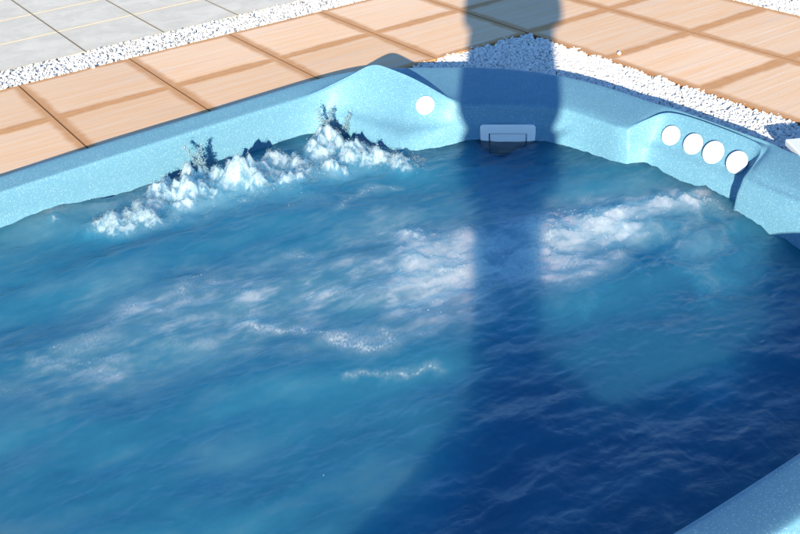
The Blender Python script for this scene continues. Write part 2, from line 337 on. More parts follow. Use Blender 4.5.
# ------------------------------------------------------------ spa shell outline (stations run clockwise seen from above)
ST = [(o0+(i0-o0)*.10, o1+(i1-o1)*.10, i0, i1, i2, w0, w1) for (o0, o1, i0, i1, i2, w0, w1) in ST]
CEN = np.array([.2, -2.35])
def build_shell(parent):
    rings = []
    n = len(ST)
    def ring(f): rings.append([f(*s) for s in ST])
    def mixp(ax, ay, bx, by, t): return ax+(bx-ax)*t, ay+(by-ay)*t
    def unit(ax, ay, bx, by):
        d = math.hypot(bx-ax, by-ay) or 1; return (bx-ax)/d, (by-ay)/d
    def step(ax, ay, bx, by, dist):
        u = unit(ax, ay, bx, by); return ax+u[0]*dist, ay+u[1]*dist
    def inset(x, y, t): return x+(CEN[0]-x)*t, y+(CEN[1]-y)*t
    ring(lambda ox, oy, ix, iy, iz, wx, wy: (ox, oy, -.09))
    ring(lambda ox, oy, ix, iy, iz, wx, wy: (ox, oy, .0))
    ring(lambda ox, oy, ix, iy, iz, wx, wy: (ox, oy, .050))
    ring(lambda ox, oy, ix, iy, iz, wx, wy: (*step(ox, oy, ix, iy, .003), .063))
    ring(lambda ox, oy, ix, iy, iz, wx, wy: (*step(ox, oy, ix, iy, .018), .065))
    def back(ox, oy, ix, iy, iz, wx, wy):     # foot of the ridge, on its outer side
        return (*step(ix, iy, ox, oy, .035 if iz > .06 else .045), .054 if iz > .05 else max(iz+.010, .042))
    ring(back)
    def b2(ox, oy, ix, iy, iz, wx, wy):
        return (*step(ix, iy, ox, oy, .016), iz-.012 if iz > .06 else iz+.003)
    ring(b2)
    ring(lambda ox, oy, ix, iy, iz, wx, wy: (*step(ix, iy, ox, oy, .005), iz))
    ring(lambda ox, oy, ix, iy, iz, wx, wy: (*step(ix, iy, wx, wy, .004), iz-.008))
    ring(lambda ox, oy, ix, iy, iz, wx, wy: (*mixp(ix, iy, wx, wy, .30), iz+(-.03-iz)*.5))
    ring(lambda ox, oy, ix, iy, iz, wx, wy: (*mixp(ix, iy, wx, wy, .55), -.028))
    ring(lambda ox, oy, ix, iy, iz, wx, wy: (*mixp(ix, iy, wx, wy, .80), -.036))
    ring(lambda ox, oy, ix, iy, iz, wx, wy: (wx, wy, -.10))
    ring(lambda ox, oy, ix, iy, iz, wx, wy: (*inset(wx, wy, .02), -.28))
    ring(lambda ox, oy, ix, iy, iz, wx, wy: (*inset(wx, wy, .04), -.40))
    ring(lambda ox, oy, ix, iy, iz, wx, wy: (*inset(wx, wy, .09), -.44))
    ring(lambda ox, oy, ix, iy, iz, wx, wy: (*inset(wx, wy, .30), -.46))
    ring(lambda ox, oy, ix, iy, iz, wx, wy: (*inset(wx, wy, .34), -.49))
    ring(lambda ox, oy, ix, iy, iz, wx, wy: (*inset(wx, wy, .39), -.78))
    ring(lambda ox, oy, ix, iy, iz, wx, wy: (*inset(wx, wy, .46), -.82))
    ring(lambda ox, oy, ix, iy, iz, wx, wy: (*inset(wx, wy, .80), -.83))
    V = [p for r in rings for p in r]; F = []
    for k in range(len(rings)-1):
        for i in range(n):
            a, b = k*n+i, k*n+(i+1) % n
            F.append((a, b, b+n, a+n))
    c = len(V); V.append((CEN[0], CEN[1], -.83)); k = len(rings)-1
    for i in range(n): F.append((k*n+i, k*n+(i+1) % n, c))
    o = mesh_obj('shell', V, F, M_ac, parent, True)
    cr = o.data.attributes.new('crease_edge', 'FLOAT', 'EDGE')
    hump = [i for i, t in enumerate(ST) if t[4] > .045 and t[1] > -1.3]
    vals = np.zeros(len(o.data.edges), np.float32)
    for e in o.data.edges:
        i, j = sorted(e.vertices)
        if i//n == j//n and i//n in (7, 8) and i % n in hump and j % n in hump: vals[e.index] = 1
        if i % n == j % n and abs(ST[i % n][6]+1.555) < 1e-4 and 8 <= i//n <= 13: vals[e.index] = .9
        if i//n == 7 and j//n == 7 and ST[i % n][2] > 1.57 and ST[j % n][2] > 1.57: vals[e.index] = .8
        if i % n == j % n and 7 <= min(i, j)//n <= 13 and (abs(ST[i % n][2]-1.485) < 1e-4 or abs(ST[i % n][2]-1.508) < 1e-4): vals[e.index] = .8
        if i//n == 6 and j//n == 6 and i % n in hump and j % n in hump: vals[e.index] = .3
    cr.data.foreach_set('value', vals)
    m = o.modifiers.new('round', 'SUBSURF'); m.levels = m.render_levels = 3
    return o
spa = empty('hot_tub', (.2, -2.35, 0)); spa.location = (0, 0, 0)
tag(spa, 'blue speckled acrylic hot tub sunk in the patio with churning water', 'hot tub')
shell = build_shell(spa)

def cap(name, loc, nrm, r, h, parent, ringgap=True):
    """round dished cap with rolled rim, axis along nrm, and the shadow gap collar behind it"""
    prof = [(r*.80, -.006), (r*.80, 0), (r*.97, .001), (r, .004), (r, h*.55), (r*.97, h*.85), (r*.90, h), (r*.78, h*.97), (r*.55, h*.93), (0, h*.92)]
    N = 40; V, F = [], []
    for (pr_, pz) in prof[:-1]:
        for i in range(N):
            a = 2*math.pi*i/N; V.append((pr_*math.cos(a), pr_*math.sin(a), pz))
    V.append((0, 0, prof[-1][1])); c = len(V)-1; K = len(prof)-1
    for k in range(K-1):
        for i in range(N): F.append((k*N+i, k*N+(i+1) % N, (k+1)*N+(i+1) % N, (k+1)*N+i))
    for i in range(N): F.append(((K-1)*N+i, (K-1)*N+(i+1) % N, c))
    o = mesh_obj(name, V, F, M_cap, parent, True)
    o.location = loc; o.rotation_euler = Vector(nrm).normalized().to_track_quat('Z', 'Y').to_euler()
    return o
bpy.context.view_layer.update()
SH = shell.evaluated_get(bpy.context.evaluated_depsgraph_get())
def on_shell(p, d):
    ok, loc, nrm, _ = SH.ray_cast(Vector(p), Vector(d).normalized()); nrm = nrm if nrm.dot(Vector(d)) < 0 else -nrm
    return loc, nrm
knob_spots = [(-2.237, .006, .034), (-2.332, .004, .036), (-2.418, .002, .0385), (-2.515, .000, .0375)]

# skimmer: faceplate with opening and floating flap on the chamfer wall
def rounded_rect(w, h, r, n=6):
    pts = []
    for cx, cy, a0 in ((w/2-r, h/2-r, 0), (-w/2+r, h/2-r, 90), (-w/2+r, -h/2+r, 180), (w/2-r, -h/2+r, 270)):
        for i in range(n+1):
            a = math.radians(a0+90*i/n); pts.append((cx+r*math.cos(a), cy+r*math.sin(a)))
    return pts
def plate(name, w, h, r, th, mat, parent, hole=None):
    o_ = rounded_rect(w, h, r); n = len(o_); V, F = [], []
    b = .003
    o2 = rounded_rect(w-2*b, h-2*b, r-b*.5)
    V += [(x, y, 0) for x, y in o_]; V += [(x, y, th-b) for x, y in o_]; V += [(x, y, th) for x, y in o2]
    for k in (0, 1):
        for i in range(n): F.append((k*n+i, k*n+(i+1) % n, (k+1)*n+(i+1) % n, (k+1)*n+i))
    if hole:
        hw, hh, hy = hole; ir = rounded_rect(hw, hh, .004)
        s = len(V); V += [(x, y+hy, th) for x, y in ir]; V += [(x, y+hy, 0) for x, y in ir]
        for i in range(n):
            j = (i+1) % n
            F.append((2*n+i, 2*n+j, s+j, s+i)); F.append((s+i, s+j, s+n+j, s+n+i))
    else: F.append(tuple(range(2*n, 3*n)))
    return mesh_obj(name, V, F, mat, parent)
SKN = Vector((-.68, -.73, .0)).normalized()
SKX = Vector((0, 0, 1)).cross(SKN).normalized()
skM = Matrix((( SKX.x, 0, SKN.x), (SKX.y, 0, SKN.y), (0, 1, 0))).to_4x4()
skim_loc = Vector((1.322, -1.682, -.105))

# ------------------------------------------------------------ water surface
def fields():
    x0, x1, y0, y1, d = -1.26, 1.64, -3.60, -1.04, .004
    nx, ny = int((x1-x0)/d), int((y1-y0)/d)
    xs = x0+np.arange(nx)*d; ys = y0+np.arange(ny)*d
    X, Y = np.meshgrid(xs, ys)
    ky = np.fft.fftfreq(ny, d)[:, None]; kx = np.fft.fftfreq(nx, d)[None, :]
    def rf(seed, lo, hi, slope=1.5, ang=0, aniso=1.):
        """random field with wavelengths lo..hi metres, stretched by aniso along angle ang"""
        r = np.random.RandomState(seed).randn(ny, nx)
        c, s = math.cos(ang), math.sin(ang)
        k = np.sqrt(((kx*c+ky*s)*aniso)**2+((-kx*s+ky*c))**2)+1e-9
        A = k**(-slope)*np.exp(-(lo*k)**2*.5)*np.exp(-(1/(hi*k))**4)
        f = np.fft.ifft2(np.fft.fft2(r)*A).real
        return f/f.std()
    return X, Y, xs, ys, rf
MOUNDS = [(-.07, -1.33, .070, .050), (.03, -1.34, .062, .060), (.08, -1.27, .055, .070), (.20, -1.30, .068, .095), (.155, -1.22, .045, .060),
          (.27, -1.20, .035, .085), (.33, -1.24, .030, .060), (.42, -1.40, .055, .060), (.385, -1.31, .060, .105), (.45, -1.33, .05, .08), (.56, -1.45, .05, .05), (.55, -1.28, .055, .05),
          (.60, -1.38, .045, .04), (.70, -1.30, .060, .085), (.78, -1.26, .05, .11), (.83, -1.20, .035, .10), (.80, -1.40, .065, .085), (.86, -1.50, .065, .065), (.91, -1.60, .055, .05), (.68, -1.45, .05, .05),
          (-.16, -1.36, .06, .022), (.12, -1.42, .05, .022), (.30, -1.47, .05, .020), (.52, -1.54, .05, .018), (-.25, -1.20, .04, .020),
          (1.10, -2.33, .045, .024), (1.22, -2.36, .05, .026), (1.33, -2.41, .04, .020), (1.42, -2.47, .035, .024), (1.16, -2.42, .05, .020), (.97, -2.33, .05, .018), (.63, -2.07, .045, .024), (.55, -2.14, .05, .018), (.86, -2.42, .06, .014), (1.02, -2.52, .05, .015), (.70, -2.28, .05, .014)]
def build_water():
    X, Y, xs, ys, rf = fields()
    ny, nx = X.shape
    def blob(cx, cy, r, p=2, ax=1, ang=0):
        c, s = math.cos(ang), math.sin(ang); u = (X-cx)*c+(Y-cy)*s; v = -(X-cx)*s+(Y-cy)*c
        return np.exp(-(((u/ax)**2+v**2)/r**2)**(p/2))
    def poly(pts, w):
        """soft line through points"""
        D = np.full(X.shape, 9.)
        for (ax_, ay), (bx, by) in zip(pts[:-1], pts[1:]):
            vx, vy = bx-ax_, by-ay; L = vx*vx+vy*vy
            t = np.clip(((X-ax_)*vx+(Y-ay)*vy)/L, 0, 1)
            D = np.minimum(D, np.hypot(X-ax_-t*vx, Y-ay-t*vy))
        return np.exp(-(D/w)**2)
    # domain warp so nothing is round
    wx, wy = rf(1, .02, .5, 1.8)*.018, rf(2, .02, .5, 1.8)*.018
    X0, Y0 = X, Y; X, Y = X+wx, Y+wy
    mounds = np.zeros(X.shape)
    for (cx, cy, r, h) in MOUNDS:
        mounds = np.maximum(mounds, h*blob(cx, cy-.025, r*.98, 2.3))
    wispf = np.clip(.5+.55*rf(33, .006, .14, 1.6, -.1, 1.7), 0, 1.2)
    spread = blob(.4, -1.34, .16, 2, 3.6, -.25)
    billow = np.clip(rf(5, .018, .09, 2.0), -1.6, 1.6)*.7
    fine = rf(6, .003, .02, .8)
    # right hand jet: plume running from the right wall into the middle
    plume = np.maximum.reduce([blob(1.36, -2.43, .09, 2, 1.6, .1), blob(1.15, -2.40, .13, 2.4, 1.8, .3), blob(.88, -2.36, .18, 2.4, 1.6, .2), blob(.62, -2.30, .17, 2.4, 1.5, .6), blob(.86, -2.52, .12)*.8])
    haze_ = np.maximum.reduce([blob(.42, -2.28, .26, 2.5, 1.5, -.5), blob(.15, -2.12, .22, 2.5, 1.5, -.9), blob(-.15, -2.05, .20, 2.4, 1.6, -.9), blob(-.45, -2.12, .15, 2, 1.6, -.8)*.7, blob(.55, -1.98, .16, 2, 1.3)*.7])
    # waves
    big = rf(11, .05, .55, 2.2, -.15, 1.9); mid = rf(12, .02, .20, 2.0, .0, 1.9); sm = rf(13, .008, .07, 1.7, -.2, 1.6); rip = rf(14, .005, .028, 1.3, .0, 1.4)
    act = np.clip(.50+.8*spread+.9*plume+.3*haze_, 0, 2)
    crest = 1-np.abs(mid)*.9
    right = blob(1.28, -2.58, .28, 3, 1.4, .6)
    Z = .0056*big+.0022*mid*(.5+.6*act+1.8*right)+.0006*sm*(act+2.0*right)+.00012*rip*act
    Z += spread*.005*billow+plume*.0014*billow+plume*.0010*rf(15, .006, .05, 1.2)
    mn = np.clip(mounds/.09, 0, 1)
    Z += mounds*(.72+.17*billow)+np.clip(mounds/.03, 0, 1)*.0016*rf(16, .006, .05, 1.5)
    Z += .022*np.exp(-((Y0+1.12+.0)/.10)**2)*np.clip((.25-X0)/.3, 0, 1)*np.clip((X0+1.1)/.3, 0, 1)
    # swells of the calmer lower right part
    for pts, w, h in [([(.55, -2.80), (.74, -2.86), (.90, -3.04), (1.0, -3.2)], .05, .016), ([(.84, -3.12), (.74, -3.17), (.62, -3.15)], .05, .014), ([(.62, -3.0), (.47, -3.05), (.38, -3.02)], .03, .009),
                      ([(.44, -3.12), (.50, -3.22), (.60, -3.3)], .025, .008), ([(.30, -3.05), (.36, -3.2), (.48, -3.32)], .03, .009), ([(1.0, -2.75), (1.15, -2.86), (1.3, -3.0)], .04, .01), ([(.1, -2.9), (.3, -3.0), (.4, -3.15)], .03, .008)]:
        Z += .4*h*poly(pts, w*1.4)
    for pts, w, h in [([(.52, -1.76), (.60, -1.71), (.66, -1.70), (.81, -1.76)], .03, .006), ([(.02, -2.17), (.10, -2.29), (.16, -2.43), (.27, -2.52)], .035, .004), ([(-.40, -1.98), (-.31, -1.95), (-.26, -1.88), (-.19, -1.99), (-.11, -1.95), (-.02, -1.86)], .035, .004)]:
        Z += h*poly(pts, w)
    # foam mask
    tex = .5+.5*np.clip(rf(21, .006, .10, 1.3), -1.6, 1.6)/1.6; tex2 = .5+.5*np.clip(rf(22, .004, .035, 1.0, -.7, .4), -2, 2)/2
    strk = .5+.5*np.clip(rf(24, .006, .14, 1.5, -.12, 3.), -1.6, 1.6)/1.6
    F = np.clip(mounds/.035, 0, 1)*(.42+.5*tex)
    F = np.maximum(F, spread*(.20+.42*tex))
    lines = np.zeros(X.shape)
    F = np.maximum(F, plume*(.10+.66*tex2*wispf))
    for pts, w, a in [([(1.46, -2.50), (1.42, -2.42), (1.36, -2.38)], .028, .9), ([(1.50, -2.60), (1.47, -2.56)], .025, .7), ([(1.22, -2.30), (1.18, -2.36), (1.10, -2.32)], .028, .7), ([(.97, -2.26), (1.05, -2.24), (1.10, -2.30)], .03, .6), ([(.80, -2.46), (.92, -2.55), (1.0, -2.56)], .022, .65), ([(.66, -2.05), (.60, -2.12), (.55, -2.2)], .03, .5),
                      ([(.02, -2.17), (.06, -2.24), (.10, -2.29), (.13, -2.37), (.16, -2.44), (.22, -2.49), (.27, -2.52)], .017, .95),
                      ([(-.40, -1.98), (-.36, -2.0), (-.31, -1.95), (-.26, -1.88)], .020, .55), ([(-.24, -1.90), (-.19, -1.97), (-.11, -1.95), (-.05, -1.90), (.0, -1.85), (.015, -1.80)], .014, .62), ([(.01, -1.90), (.03, -1.98)], .02, .5),
                      ([(-.51, -2.04), (-.46, -2.05), (-.36, -2.13)], .010, .6), ([(-.56, -1.98), (-.53, -2.06), (-.48, -2.10), (-.40, -2.18)], .012, .6), ([(.08, -2.55), (.13, -2.59), (.17, -2.63)], .008, .95), ([(.19, -2.65), (.24, -2.70)], .008, .7), ([(.33, -2.52), (.38, -2.52)], .010, .6),
                      ([(.54, -1.76), (.60, -1.72), (.70, -1.71)], .013, .72), ([(.70, -1.71), (.78, -1.75)], .008, .65), ([(-.60, -1.79), (-.52, -1.76)], .012, .45), ([(-.70, -2.05), (-.60, -2.14)], .014, .5), ([(-.26, -1.13), (-.20, -1.15)], .02, .8), ([(-.12, -1.4), (.0, -1.44), (.1, -1.43)], .02, .35),
                      ([(.28, -1.95), (.31, -1.98)], .02, .8), ([(.24, -2.21), (.27, -2.25)], .016, .8), ([(.03, -2.06), (.06, -2.08)], .012, .8), ([(.50, -2.2), (.54, -2.22)], .02, .6), ([(-.07, -2.30), (.0, -2.36), (.05, -2.43)], .012, .42), ([(-.22, -2.15), (-.12, -2.25)], .012, .4), ([(.42, -1.62), (.5, -1.66)], .02, .5)]:
        F = np.maximum(F, .80*a*poly(pts, w*1.1)*(.15+.75*tex2+.35*tex)); lines = np.maximum(lines, a*poly(pts, w*2.2))
    F = np.maximum(F, haze_*.26*strk*(.6+.6*tex2))
    F = np.maximum(F, .36*np.clip(crest*2-1.3, 0, 1)*act*tex2)
    F = np.clip(F, 0, 1)
    cloud = .5+.5*np.clip(.75*rf(23, .02, .40, 2.4, -.15, 2.2)+.5*rf(29, .010, .16, 2.0, -.1, 3.0), -1.8, 1.8)/1.8
    wisp = .5+.5*np.clip(rf(31, .005, .20, 1.65, -.1, 1.5), -1.7, 1.7)/1.7
    K = .17+.12*cloud+.06*strk*act
    K = K+np.clip(spread*1.2, 0, 1)*(.16+.22*wisp)+haze_*(.17+.34*wisp*strk*1.6)+np.clip(plume*1.25, 0, 1)*(.40+.34*wisp)
    K = K+lines*.45*(.4+.8*tex2)
    left = np.clip((.35-X)/1.2, 0, 1); K += .05*left*cloud
    yl = np.interp(X0, [-.5, -.07, .15, .5, .9, 1.4], [-3.7, -3.14, -2.85, -2.66, -2.66, -2.80])
    deep = np.clip((yl-Y+.10)/.28, 0, 1); deep = deep*deep*(3-2*deep); K = K*(1-deep)+deep*(.065+.085*cloud); F *= 1-.9*deep
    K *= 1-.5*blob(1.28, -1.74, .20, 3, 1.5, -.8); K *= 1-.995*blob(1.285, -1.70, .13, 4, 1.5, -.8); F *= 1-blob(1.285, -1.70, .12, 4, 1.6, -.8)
    for pts, a in [([(1.40, -2.50), (1.34, -2.58), (1.24, -2.60), (1.17, -2.66)], .30), ([(1.30, -2.50), (1.24, -2.53), (1.19, -2.60)], .22), ([(1.36, -2.66), (1.30, -2.72), (1.22, -2.73)], .18), ([(1.10, -2.62), (1.03, -2.64), (.99, -2.70)], .22), ([(1.44, -2.62), (1.40, -2.70)], .14), ([(1.13, -2.78), (1.05, -2.84), (.98, -2.90)], .16), ([(.80, -2.70), (.70, -2.74)], .10)]:
        K += a*poly(pts, .020)*(.4+.9*tex2); F = np.maximum(F, a*1.3*poly(pts, .010)*tex2)  # swirl streaks: refracted highlights in the churn painted as paler milk and foam
    K += .16*poly([(1.30, -2.62), (1.18, -2.70), (1.10, -2.86)], .06)*(1-deep*.3)+.14*poly([(.84, -3.12), (.74, -3.17)], .05)
    K = np.clip(K, 0, 1)
    # clip to the outline of the shell a little behind its wall
    W = np.array([(s[5], s[6]) for s in ST]); Wc = CEN+(W-CEN)*1.022
    inside = np.zeros(X0.shape, bool); n = len(Wc)
    for i in range(n):
        ax_, ay = Wc[i]; bx, by = Wc[(i+1) % n]
        if ay == by: continue
        cond = ((ay > Y0) != (by > Y0)) & (X0 < (bx-ax_)*(Y0-ay)/(by-ay)+ax_)
        inside ^= cond
    Zw = WATER+Z
    idx = np.arange(ny*nx).reshape(ny, nx)
    q = inside[:-1, :-1] & inside[1:, :-1] & inside[:-1, 1:] & inside[1:, 1:]
    a, b, c, d = idx[:-1, :-1][q], idx[:-1, 1:][q], idx[1:, 1:][q], idx[1:, :-1][q]
    Fq = np.stack([a, b, c, d], 1)
    used = np.unique(Fq); rem = np.full(ny*nx, -1); rem[used] = np.arange(len(used)); Fq = rem[Fq]
    # sideways push of the steep froth so the heightfield overhangs a little
    P = np.stack([X0+.35*mn*wx*.5, Y0+.35*mn*wy*.5, Zw], -1).reshape(-1, 3)[used]
    # close the body of water: skirt and bottom
    e = np.concatenate([Fq[:, [0, 1]], Fq[:, [1, 2]], Fq[:, [2, 3]], Fq[:, [3, 0]]])
    key = np.sort(e, 1); kk = key[:, 0].astype(np.int64)*len(used)+key[:, 1]
    u, inv, cnt = np.unique(kk, return_inverse=True, return_counts=True)
    be = e[cnt[inv] == 1]
    bv = np.unique(be); mp = np.full(len(used), -1); mp[bv] = np.arange(len(bv))+len(used)
    Pb = P[bv].copy(); Pb[:, 2] = -.95
    Fs = np.stack([be[:, 1], be[:, 0], mp[be[:, 0]], mp[be[:, 1]]], 1)
    Fb = (mp[bv]); cidx = len(used)+len(bv)
    V = np.concatenate([P, Pb, [[CEN[0], CEN[1], -.95]]])
    Ft = np.stack([mp[be[:, 1]], mp[be[:, 0]], np.full(len(be), cidx), np.full(len(be), cidx)], 1)
    ob = fast_mesh('water', V, np.concatenate([Fq, Fs]), M_wa, True)
    # bottom fan as triangles
    bm_f = [(int(mp[p1]), int(mp[p0]), cidx) for p0, p1 in be]
    me = ob.data; k0 = len(me.polygons); l0 = len(me.loops)
    me.loops.add(3*len(bm_f)); me.polygons.add(len(bm_f))
    for i in range(len(bm_f)):
        me.polygons[k0+i].loop_start = l0+3*i
    lv = np.zeros(len(me.loops), np.int32); me.loops.foreach_get('vertex_index', lv)
    lv[l0:] = np.array(bm_f, np.int32).ravel(); me.loops.foreach_set('vertex_index', lv)
    me.update(calc_edges=True); me.validate()
    pad = np.zeros(len(V)-len(used))
    for nm, A in (('foam', F), ('milk', K)):
        at = me.attributes.new(nm, 'FLOAT', 'POINT'); at.data.foreach_set('value', np.concatenate([A.reshape(-1)[used], pad]).astype(np.float32))
    tag(ob, kind='structure')
    return ob, X0, Y0, Zw, F, mn, plume, inside
water, WX, WY, WZ, WF, WMN, WPL, WIN = build_water()

# ------------------------------------------------------------ froth: droplets and clots thrown up by the jets
def ico(sub):
    import bmesh
    bm = bmesh.new(); bmesh.ops.create_icosphere(bm, subdivisions=sub, radius=1)
    V = np.array([v.co for v in bm.verts]); F = np.array([[v.index for v in f.verts] for f in bm.faces]); bm.free(); return V, F
IV1, IF1 = ico(1); IV2, IF2 = ico(2)
def cluster(name, C, R, sub=1, mat=None, jitter=.25, smooth=True, seed=0, squash=None):
    IV, IF = (IV1, IF1) if sub == 1 else (IV2, IF2)
    rs = np.random.RandomState(seed); n = len(C)
    J = 1+jitter*rs.randn(n, len(IV), 1)
    sc = np.ones((n, 1, 3)) if squash is None else squash[:, None, :]
    q = rs.randn(n, 4); q /= np.linalg.norm(q, axis=1, keepdims=True)
    w, x, y, z = q.T
    Rm = np.stack([1-2*(y*y+z*z), 2*(x*y-z*w), 2*(x*z+y*w), 2*(x*y+z*w), 1-2*(x*x+z*z), 2*(y*z-x*w), 2*(x*z-y*w), 2*(y*z+x*w), 1-2*(x*x+y*y)], 1).reshape(n, 3, 3)
    V = np.einsum('nij,nkj->nki', Rm, IV[None]*J*sc)*R[:, None, None]+C[:, None, :]
    F = (IF[None]+np.arange(n)[:, None, None]*len(IV)).reshape(-1, 3)
    return fast_mesh(name, V.reshape(-1, 3), F, mat, smooth)
rs = np.random.RandomState(4)
def sample(weight, n):
    w = (weight*WIN).ravel(); w = w/w.sum(); i = rs.choice(len(w), n, p=w)
    return np.stack([WX.ravel()[i], WY.ravel()[i], WZ.ravel()[i]], 1)
c1 = sample(WMN**1.5, 1500); c1[:, 2] += rs.exponential(.007, len(c1)); r1 = rs.uniform(.0005, .0017, len(c1))
c2 = sample(np.clip(WPL*WF, 0, 1)**1.5, 350); c2[:, 2] += rs.exponential(.003, len(c2)); r2 = rs.uniform(.0008, .0022, len(c2))
c3 = sample(np.clip(WF, 0, 1)**3, 900); c3[:, 2] += .001; r3 = rs.uniform(.0008, .0020, len(c3))
# bursting bubbles: a haze of tiny drops hugging every boiling mound
dc, dr = [], []
for (cx, cy, r_, h_) in MOUNDS:
    if h_ < .03: continue
    n = int(1400*(r_/.06)**2)
    th = rs.rand(n)*2*math.pi; rho = np.sqrt(rs.rand(n))*1.25
    x = cx+rho*r_*np.cos(th)+rs.randn(n)*.004; y = cy-.025+rho*r_*np.sin(th)+rs.randn(n)*.004
    i = np.clip(((y+3.60)/.004).astype(int), 0, WZ.shape[0]-1); j = np.clip(((x+1.26)/.004).astype(int), 0, WZ.shape[1]-1)
    z = WZ[i, j]+rs.exponential(.0035, n)-.0008
    dc.append(np.stack([x, y, z], 1)); dr.append(.0006+rs.exponential(.00055, n).clip(0, .0022))
domes = cluster('froth', np.concatenate(dc), np.concatenate(dr)*.85, 1, M_fo2, .05, True, 9)
tag(domes, kind='stuff', label='fine white spray of tiny drops over the boiling mounds along the far wall', cat='froth')
# spray thrown up and back by the jets: columns of small drops along curved paths
fc, fr_ = [], []
TG = [((.285, -1.225, -.075), (.275, -1.215, -.01), (.25, -1.20, .034), .020), ((.285, -1.225, -.075), (.295, -1.21, -.02), (.32, -1.20, .020), .017), ((.30, -1.235, -.08), (.30, -1.22, -.03), (.29, -1.215, -.005), .022),
      ((.80, -1.235, -.06), (.80, -1.225, -.01), (.79, -1.215, .028), .022), ((.83, -1.23, -.07), (.835, -1.22, -.02), (.85, -1.21, .006), .022),
      ((.87, -1.26, -.08), (.88, -1.25, -.04), (.915, -1.24, -.02), .016)]
for i, (a, b, c, r_) in enumerate(TG):
    for k in range(620):
        t = random.random()**1.35; p = Vector(a)*(1-t)**2+Vector(b)*2*t*(1-t)+Vector(c)*t*t
        w_ = r_*(.40+.55*(1-t)**1.2)*(1+.3*math.sin(11*t+i)); fc.append((p.x+random.gauss(0, w_*.55), p.y+random.gauss(0, w_*.4), p.z+random.gauss(0, .0035))); fr_.append(.0009+min(.0018, random.expovariate(1800)))
    for k in range(26):
        p = Vector(c); fc.append((p.x+random.gauss(0, .012), p.y+random.gauss(0, .008), p.z+random.gauss(.004, .010))); fr_.append(random.uniform(.0006, .0017))
splash = cluster('splash', np.array(fc), np.array(fr_), 1, M_sp, .15, True, 6)
tag(splash, kind='stuff', label='thin columns of glassy spray thrown up before the far wall', cat='splash')
fc, fr_ = [(0.28, -1.2, -.02)], [.0015]
C_ = np.concatenate([c1, c2, c3, np.array(fc)]); R_ = np.concatenate([r1, r2, r3, np.array(fr_)])
froth = cluster('froth', C_, R_, 1, M_fo, .18, True, 5)
tag(froth, kind='stuff', label='loose white drops and clots of froth scattered over the churning jets', cat='froth')

# ------------------------------------------------------------ pebbles
def pebbles(name, regions, rmin, rmax, dens, darkf, zt, seed):
    rs = np.random.RandomState(seed); P, R, T = [], [], []
    for (x0, y0, x1, y1, test, dk) in regions:
        A = (x1-x0)*(y1-y0); n = int(A*dens)
        x = rs.uniform(x0, x1, n); y = rs.uniform(y0, y1, n); ok = test(x, y) if test else np.ones(n, bool)
        x, y = x[ok], y[ok]; n = len(x); r = rs.uniform(rmin, rmax, n)
        z = zt+rs.uniform(-.012, .004, n)
        P.append(np.stack([x, y, z], 1)); R.append(r); T.append(np.where(rs.rand(n) < dk, 0., rs.uniform(.15, 1, n)))
    P, R, T = np.concatenate(P), np.concatenate(R), np.concatenate(T); n = len(P)
    sq = np.stack([rs.uniform(.9, 1.35, n), rs.uniform(.75, 1.05, n), rs.uniform(.55, .85, n)], 1)
    o = cluster(name, P, R, 1, M_pb, .15, False, seed, sq)
    at = o.data.attributes.new('tone', 'FLOAT', 'POINT'); at.data.foreach_set('value', np.repeat(T, len(IV1)).astype(np.float32))
    return o
OUT = np.array([(s[0], s[1]) for s in ST])
def outside(x, y):
    ins = np.zeros(x.shape, bool); O2 = CEN+(OUT-CEN)*.996
    for i in range(len(O2)):
        ax_, ay = O2[i]; bx, by = O2[(i+1) % len(O2)]
        if ay == by: continue
        ins ^= ((ay > y) != (by > y)) & (x < (bx-ax_)*(y-ay)/(by-ay)+ax_)
    return ~ins
edge_r = lambda x, y: outside(x, y) & (x < 2.0+.010*np.sin(y*37)+.008*np.sin(y*91+1)) & (y < -1.0+.014*np.sin(x*41)+.01*np.sin(x*97))
g1 = pebbles('gravel', [(.95, -4.0, 2.03, -.975, edge_r, .0), (-1.5, -4.0, .95, -3.6, outside, .0)], .0048, .0088, 27000, 0, -.007, 11)
tag(g1, kind='stuff', label='loose white pebbles filling the bed between hot tub and slabs', cat='gravel')
g2 = pebbles('gravel', [(-.9, .008, 2.2, .24, None, .12), (2.2, .008, 3.24, .24, None, .12), (3.008, -3.2, 3.24, .0, None, .07)], .0048, .0085, 24000, .1, -.003, 12)
tag(g2, kind='stuff', label='straight strip of white and dark grey pebbles edging the orange slabs', cat='gravel')
# stray pebbles on the slabs
rs = np.random.RandomState(8)
sp = np.array([(2.075, -1.50, .006), (.33, -.013, .006)])
st_ = cluster('gravel', sp, rs.uniform(.0065, .009, len(sp)), 1, M_pb, .1, False, 3)
at = st_.data.attributes.new('tone', 'FLOAT', 'POINT'); at.data.foreach_set('value', np.full(len(sp)*len(IV1), .8, np.float32))
tag(st_, kind='stuff', label='stray pebbles scattered on the orange slabs by the bed', cat='gravel')

